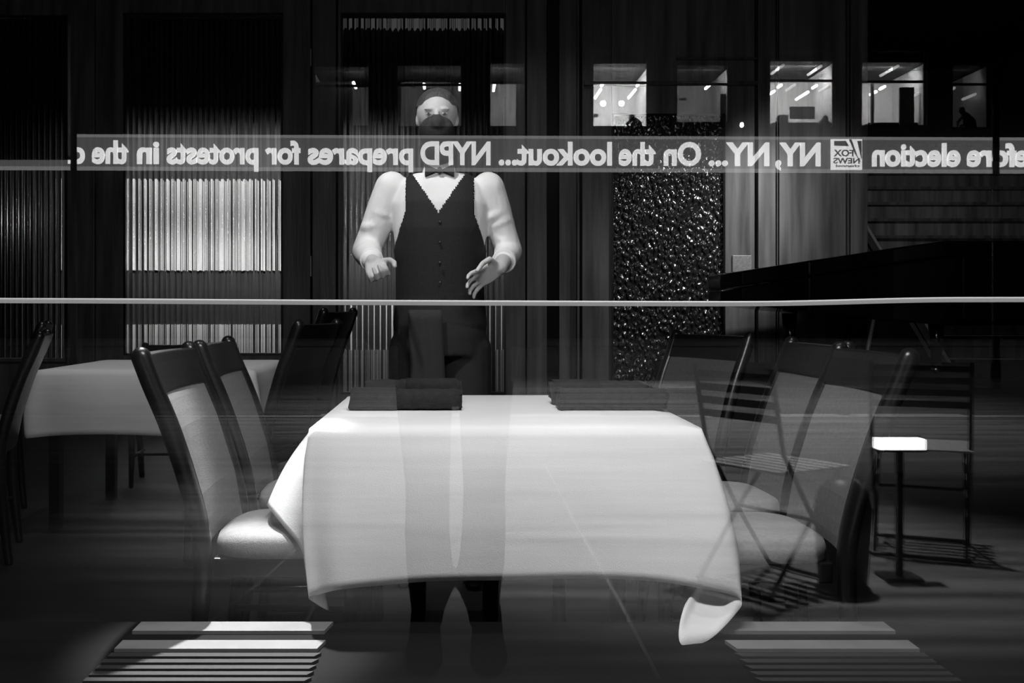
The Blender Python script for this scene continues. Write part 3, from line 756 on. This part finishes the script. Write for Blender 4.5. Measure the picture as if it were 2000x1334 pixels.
def inside(name, px0, px1, py0, py1, m, depth, thick=.1, label=None, cat=None, group=None, parent=None):
    Yv = FY + depth; bm = B(); box(bm, RX(px0, Yv), RX(px1, Yv), 2 * GL - Yv - thick, 2 * GL - Yv, RZ(py1, Yv), RZ(py0, Yv))
    o = obj(name, bm, m, parent, bevel=.01)
    if label: tag(o, label, cat, group)
    return o
# partitions, doors, shelves seen in the offices
inside('partition', 614, 688, 160, 252, M['facade'], 1.5, parent=bd)
inside('partition', 784, 880, 160, 252, M['plaster_mid'], 2.6, parent=bd)
inside('partition', 1008, 1032, 160, 252, M['facade'], 1.2, parent=bd)
inside('partition', 1408, 1442, 183, 256, M['facade'], 1.0, parent=bd)
inside('partition', 1758, 1786, 170, 252, M['facade'], .8, parent=bd)
inside('partition', 1702, 1708, 160, 250, M['plaster_mid'], .9, parent=bd)
inside('partition', 1786, 1796, 160, 235, M['dark'], 2.4, parent=bd)
inside('television', 1543, 1592, 208, 232, M['facade'], 2.0, .06, 'dark flat screen against the bright office wall mirrored above the ticker', 'television')
inside('desk', 1510, 1618, 239, 249, M['facade'], 1.0, .6, 'dark desk row below the flat screen in the brightest mirrored office', 'desk')
inside('desk', 1698, 1800, 239, 249, M['facade'], 1.0, .6, 'dark desk row in the mirrored office above the logo', 'desk')
inside('cabinet', 1523, 1540, 224, 246, M['facade'], 1.6, .4, 'small dark cabinet left of the flat screen in the mirrored office', 'cabinet')
inside('wall_box', 1160, 1168, 222, 229, M['facade'], 2.7, .05, 'tiny dark box on the wall of the mirrored office nearest the photo centre', 'box')
inside('wall_box', 1326, 1342, 191, 196, M['facade'], 2.7, .05, 'tiny dark box high on the wall of the dimmer mirrored office', 'box')
def tubelight(px, py, ln, label, depth=.9, r=.045, m='tube'):
    """tube running away from the facade; near end seen at px,py"""
    Yv = FY + depth; a = R(px, py, Yv); b_ = a + V((0, -ln, 0)); bm = B(); rtube(bm, [a, b_], r, 10)
    tag(obj('ceiling_tube', bm, M[m], smooth=True), label, 'lamp', 'ceiling tubes in the mirrored offices')
wname = {0: 'dim office far left', 1: 'office behind the waiter face', 2: 'office above the lookout word', 3: 'bright office with the two glows', 4: 'dim office right of the bright one', 5: 'brightest office with the flat screen', 6: 'office above the logo', 7: 'dim office at far right'}
for px, py, ln, wi, pos, m_ in ((690, 161, .9, 0, 'only tube in the', 'tube'), (828, 164, .7, 1, 'left tube in the', 'tube'), (898, 165, .9, 1, 'right tube in the', 'tube'), (966, 163, 1.2, 2, 'only tube in the', 'tube'),
        (1177, 164, .3, 3, 'upper left tube in the', 'tube'), (1173, 175, 1.45, 3, 'lower left tube in the', 'tube'), (1247, 164, .3, 3, 'upper right tube in the', 'tube'), (1241, 175, 1.45, 3, 'lower right tube in the', 'tube'), (1386, 166, .6, 4, 'only tube in the', 'tube'),
        (1530, 127, 1.35, 5, 'highest left tube over the', 'bulb'), (1604, 129, 1.35, 5, 'highest right tube over the', 'bulb'), (1526, 166, .35, 5, 'upper left tube in the', 'tube'), (1512, 178, .5, 5, 'leftmost tube in the', 'tube'), (1595, 167, .4, 5, 'upper right tube in the', 'tube'),
        (1578, 180, 1.25, 5, 'longest middle tube in the', 'tube'), (1552, 166, .9, 5, 'pale back tube in the', 'bulb'), (1618, 168, .9, 5, 'rightmost pale tube in the', 'bulb'),
        (1754, 129, 1.5, 6, 'highest tube over the', 'bulb'), (1728, 169, .4, 6, 'upper tube in the', 'tube'), (1711, 179, .5, 6, 'lower tube in the', 'tube'), (1793, 183, .6, 6, 'right tube in the', 'bulb'), (1905, 184, .9, 7, 'long tube in the', 'bulb'), (1864, 172, .3, 7, 'short tube in the', 'bulb')):
    dp = .5 if py < 150 else .9
    tubelight(px, py, ln * (1.0), f'{pos} {wname[wi]}', dp, .05, m_)
def globe(px, py, r, label, m='glow', depth=2.6):
    p = R(px, py, FY + depth); bm = B(); ball(bm, p, r, r, r * .7, 16); tag(obj('globe_lamp', bm, M[m], smooth=True), label, 'lamp', 'globe lamps in the mirrored windows')
globe(1178, 201, .1, 'left glowing globe in the mirrored office with two glows'); globe(1214, 201, .1, 'right glowing globe in the mirrored office with two glows')
l1 = bpy.data.lights.new('office_globe', 'POINT'); l1.energy = 45; l1.shadow_soft_size = .1
for px in (1178, 1214):
    o = bpy.data.objects.new('office_globe', l1); COL.objects.link(o); o.location = R(px, 202, FY + 2.3)
p = R(1449, 244, FY - .2); bm = B(); ball(bm, p, .07, .07, .09, 14); tag(obj('facade_lamp', bm, M['tube'], smooth=True), 'single small round lamp mirrored on the dark wall just above the ticker', 'lamp')
# office people
def office_person(px, base, hgt, lean, label):
    Yv = FY + .75; s = 1.0; a = R(px, base, Yv); t = thing('person', label, 'person', tuple(a))
    bm = B(); h = hgt * Yv / FPX
    rtube(bm, [(0, 0, -.25), (lean * .1, 0, h * .35), (lean * .35, 0, h * .62)], [.2, .2, .13], 14)
    ball(bm, V((lean * .55, -.0, h * .86)), .1, .11, .13, 16); rtube(bm, [(lean * .35, 0, h * .6), (lean * .5, 0, h * .8)], [.07, .06], 10)
    for s in (-1, 1): rtube(bm, [(lean * .3 + s * .12, 0, h * .58), (lean * .5 + s * .2, .05, h * .3), (lean * .8 + s * .05, .1, h * .12)], [.06, .05, .035], 10)
    remeshed('body', bm, M['facade'], t, .02, 2)
office_person(1245, 250, 24, -.35, 'dark silhouette of a seated person in the bright mirrored office with two glows')
office_person(1898, 252, 42, -.6, 'dark silhouette of a person bending forward in the dim far right mirrored office')
office_person(1606, 250, 20, .2, 'low dark silhouette of a person right of the flat screen')

# news ticker
tk = thing('news_ticker', 'long lit news ticker with white scrolling words, mirrored across the upper picture', 'sign', (0, 0, 0))
TY = FY - .6; ty = 2 * GL - TY
def slopey(px): return (px - 150) * (6.0 / 1750)
def strip_(px0, px1, t, b_, m, name, yo=0.):
    bm = B(); v = []
    for px in (px0, px1):
        for py in (t, b_): v.append(R(px, py + slopey(px), TY) + V((0, yo, 0)))
    prism(bm, [v[0], v[1], v[3], v[2]], (0, -.12, 0)); return obj(name, bm, m, tk)
strip_(-400, 2300, 268, 325, M['panel'], 'screen'); strip_(-400, 2300, 262, 268, M['panel_edge'], 'screen_edge'); strip_(-400, 2300, 325, 332, M['panel_edge'], 'screen_edge')
def word(txt, pxl, pxr, base=318, caps=45, bold=.034, yo=.03, parent=None, name='letters', m=None, ext=.05):
    cu = bpy.data.curves.new('t', 'FONT'); cu.body = txt; cu.size = 1; cu.offset = 0; cu.extrude = ext; cu.bevel_depth = bold; cu.bevel_resolution = 0; cu.resolution_u = 4
    o = bpy.data.objects.new('t', cu); COL.objects.link(o); bpy.context.view_layer.update()
    me = bpy.data.meshes.new_from_object(o.evaluated_get(bpy.context.evaluated_depsgraph_get())); bpy.data.objects.remove(o)
    xs_ = [v.co.x for v in me.vertices]; mn, mx = min(xs_), max(xs_)
    L = R(pxl, base + slopey(pxl), TY); Rr = R(pxr, base + slopey(pxr), TY)
    sx = (Rr.x - L.x) / (mx - mn); sz = caps * TY / FPX / .73
    for v in me.vertices:
        x, y, z = v.co
        u = (x - mn) / (mx - mn)
        v.co = (Rr.x - (x - mn) * sx, ty + yo + z * .6, Rr.z + (L.z - Rr.z) * u + y * sz)
    me.name = name; ob = bpy.data.objects.new(name, me); COL.objects.link(ob); ob.parent = parent or tk; me.materials.clear(); me.materials.append(m or M['letters']); me.update()
    return ob
for txt, a, b_ in (('before', 1888, 2036), ('election', 1703, 1875), ('NY,', 1514, 1602), ('NY...', 1384, 1502), ('On', 1296, 1369), ('the', 1208, 1280), ('lookout...', 974, 1195),
                   ('NYPD', 821, 958), ('prepares', 601, 807), ('for', 518, 587), ('protests', 326, 505), ('in', 268, 311), ('the', 180, 251), ('ci', 133, 166)):
    word(txt, a, b_)
# logo: square with slanted rays and two lines of lettering
lg = obj('logo', (lambda b: (prism(b, [R(px, py, TY) + V((0, .05, 0)) for px, py in ((1622, 272), (1683, 272), (1683, 332), (1622, 332))], (0, -.04, 0)), b)[1])(B()), M['letters'], tk)
dk = mat('logo_dark', .02, .5, emit=.3)
def quad(pts, yo=.1, name='logo_field', m=dk):
    bm = B(); prism(bm, [R(px, py, TY) + V((0, yo, 0)) for px, py in pts], (0, -.04, 0)); return obj(name, bm, m, lg)
quad([(1628, 276), (1650, 276), (1656, 286), (1628, 285)]); quad([(1657, 273), (1661, 273), (1673, 306), (1680, 318), (1668, 300)], m=dk); quad([(1673, 276), (1681, 276), (1681, 312)], m=dk)
word('FOX', 1626, 1664, 301, 13, .02, .14, lg, 'logo_letters', dk, .02); word('NEWS', 1625, 1676, 315, 11, .02, .14, lg, 'logo_letters', dk, .02); word('channel', 1630, 1676, 322, 5, .02, .14, lg, 'logo_letters', dk, .02)

# street poles (mirrored as dark uprights)
def pole(px, Yv, top, w_, label, boxes=()):
    b0 = R(px, 600, Yv); t = thing('lamp_post', label, 'post', (b0.x, b0.y, 0), group='dark street posts')
    bm = B(); tube(bm, [(0, 0, 0), (0, 0, .3), (0, 0, .32), (0, 0, RZ(top, Yv))], [w_ * 1.3, w_ * 1.3, w_, w_ * .9], 14); obj('pole', bm, M['steel'], t, smooth=True)
    for (a, b_, c, d) in boxes:
        bm = B(); box(bm, RX(a, Yv) - b0.x, RX(b_, Yv) - b0.x, -.35, -.05, RZ(d, Yv), RZ(c, Yv)); obj('signal_box', bm, M['steel'], t, bevel=.03)
pole(143.5, 15, -120, .046, 'dark street post with large boxes mirrored near the left edge', [(-120, 128, 40, 306)])
pole(1946, 15, -120, .048, 'dark street post mirrored near the right edge, crossing the ticker')

# bistro chairs and bits on the pavement
def bistro(label, loc, rz):
    t = thing('bistro_chair', label, 'chair', loc, rz, group='folding bistro chairs mirrored in the window')
    r = .009
    for s in (-1, 1):
        y = s * .19
        bm = B(); rtube(bm, [(-.20, y, .82), (-.14, y, .52), (.02, y, .27), (.21, y, .012)], r, 8); obj('back_leg', bm, M['iron'], t, smooth=True)
        y = s * .175
        bm = B(); rtube(bm, [(.18, y, .445), (.02, y, .27), (-.19, y, .012)], r, 8); obj('leg', bm, M['iron'], t, smooth=True)
    for x in (.21, -.19):
        bm = B(); rtube(bm, [(x, -.185, .014), (x, .185, .014)], r, 8); obj('foot_rail', bm, M['iron'], t, smooth=True)
    for k in range(7):
        x = -.16 + k * .056; bm = B(); box(bm, x, x + .036, -.2, .2, .447, .458); obj('seat_slat', bm, M['seatslat'], t, bevel=.003)
    for k in range(4):
        z = .63 + k * .05; bm = B(); xx = -.155 - (z - .55) * .18
        box(bm, xx - .006, xx + .006, -.195, .195, z, z + .028); obj('back_slat', bm, M['iron'], t, bevel=.003)
    bm = B(); rtube(bm, [(.02, -.19, .27), (.02, .19, .27)], .007, 8); obj('cross_rail', bm, M['iron'], t, smooth=True)
    return t
a = R(1505, 900, 4.05); b1 = bistro('black folding bistro chair mirrored right of the white tablecloth', (a.x, a.y, 0), -.55)
a = R(1800, 900, 4.6); dup(b1, (a.x, a.y, 0), -1.15, 'black folding bistro chair mirrored near the right edge beside the bright light box')
# low dark round-topped object
a = R(1648, 1000, 3.95); bl = thing('bollard', 'low dark round-topped bollard mirrored before the right chair', 'bollard', (a.x, a.y, 0))
bm = B(); rings_loft(bm, [(0, 0, 0, .085, .085), (0, 0, .3, .105, .1), (0, 0, .37, .09, .085), (0, 0, .41, .055, .05), (0, 0, .42, .02, .02)], 24, 2); obj('post', bm, M['iron'], bl, smooth=True)
bm = B(); rings_loft(bm, [(0, 0, 0, .1, .1), (0, 0, .012, .1, .1), (0, 0, .02, .09, .09)], 24, 2); obj('base_plate', bm, M['iron'], bl)
# lit box standing low on the pavement
Yv = 4.1; a = R(1765, 870, Yv); lb = thing('light_box', 'small bright rectangular light box on a thin dark stand, mirrored low at the right', 'light', (a.x, a.y, 0))
zt_, zb_ = RZ(858, Yv), max(.012, RZ(880, Yv)); hw = (1812 - 1718) / 2 * Yv / FPX
bm = B(); box(bm, -hw, hw, -.06, .0, zb_, zt_); obj('lit_panel', bm, M['lightbox'], lb, bevel=.006)
bm = B(); box(bm, -hw - .004, hw + .004, -.07, -.06, zb_ - .006, zt_ + .004); box(bm, -hw, hw, -.07, -.0, zb_ - .008, zb_); box(bm, -.012, .012, -.045, -.02, .01, zb_); box(bm, -.07, .07, -.1, .03, 0, .012); obj('housing', bm, M['steel'], lb)

# pale line across the window, built as a cord with an added glow
cp = [(-900, 584), (0, 587), (245, 588), (550, 590), (1000, 592), (1300, 593), (1480, 593), (1600, 591), (1800, 586), (2000, 585), (2900, 584)]
bm = B(); tube(bm, smoothpts([P(px, py, 1.37) for px, py in cp], 6), (.0033), 8); tag(obj('pale_cord', bm, M['cord'], smooth=True), 'thin pale cord with an added glow running straight across the window', 'light')

# the photographer, seen only as a dark reflection
ph = thing('person', 'person in dark clothes holding a camera, mirrored as a silhouette of legs on the tablecloth', 'person', (0, 0, 0))
py_ = -.30
def LR(px, py, Yv=2 * GL - py_): return R(px, py, Yv)
bm = B()
def leg(pts):
    P_ = [LR((a + b_) / 2, y) for a, b_, y in pts]; rr = [(b_ - a) / 2 * (2 * GL - py_) / FPX for a, b_, y in pts]
    tube(bm, P_, rr, 20)
leg([(770, 885, 740), (778, 882, 830), (786, 880, 900), (792, 878, 960), (790, 878, 1040), (793, 884, 1100), (796, 889, 1140), (802, 868, 1190), (808, 862, 1225)])
leg([(893, 1004, 740), (898, 996, 830), (902, 990, 900), (905, 987, 960), (902, 988, 1040), (896, 986, 1100), (890, 980, 1140), (912, 976, 1190), (918, 972, 1225)])
tr = remeshed('trousers', bm, M['trouser'], ph, .008, 2)
for cx_ in (830, 952):
    p = LR(cx_, 1270); bm = B(); rtube(bm, [V((p.x, py_ + .04, .055)), V((p.x, py_ - .04, .05)), V((p.x + (.01 if cx_ > 900 else -.01), py_ + .12, .045))][::1], [.047, .05, .046], 16)
    rings_loft(bm, [(p.x, py_ + .03, .0, .052, .13), (p.x, py_ + .03, .02, .052, .13), (p.x, py_, .1, .045, .06), (p.x, py_ - .01, .16, .04, .045)], 20, 2)
    remeshed('shoe', bm, M['trouser'], ph, .006, 2)
cxp = LR(888, 700).x
bm = B()
rings_loft(bm, [(cxp, py_, .76, .16, .12), (cxp, py_, .86, .17, .13), (cxp, py_, 1.0, .165, .13), (cxp, py_ + .01, 1.12, .19, .13), (cxp, py_ + .01, 1.2, .18, .11), (cxp, py_ + .02, 1.25, .09, .08)])
for s in (-1, 1):
    rtube(bm, [V((cxp + s * .18, py_, 1.18)), V((cxp + s * .22, py_ + .02, .97))], [.06, .05], 14); rtube(bm, [V((cxp + s * .22, py_ + .02, .97)), V((cxp * .5 + s * .085, py_ + .17, 1.0))], [.05, .036], 14)
remeshed('jacket', bm, M['vest'], ph, .008, 3)
bm = B(); hc = V((cxp, py_ + .03, 1.335)); ball(bm, hc, .072, .088, .095, 24); ball(bm, hc + V((0, .03, -.05)), .05, .055, .05, 18); rtube(bm, [V((cxp, py_ + .01, 1.2)), hc], [.05, .05], 14)
rtube(bm, [hc + V((0, .085, .0)), hc + V((0, .1, -.03))], [.009, .013], 8)
for s in (-1, 1):
    ball(bm, hc + V((s * .072, 0, -.01)), .01, .016, .026, 10)
    wr = V((cxp * .5 + s * .085, py_ + .17, 1.0)); rtube(bm, [V((cxp + s * .2, py_ + .05, .98)), wr], [.03, .026], 12)
    hand(bm, wr, (-s * .2, .45, .55), (-s * .5, .0, .6), .55, thumb=s)
remeshed('body', bm, M['hair'], ph, .006, 2)
cm = thing('photo_camera', 'dark camera held at chest height by the mirrored photographer', 'camera', (0, 0, 0))
bm = B(); box(bm, -.065, .065, -.1, -.055, HC - .045, HC + .04); box(bm, -.022, .022, -.1, -.06, HC + .04, HC + .06); obj('camera_body', bm, M['iron'], cm, bevel=.006)
bm = B(); tube(bm, [V((0, -.056, HC)), V((0, -.015, HC))], [.032, .034], 24); obj('lens', bm, M['iron'], cm, smooth=True)
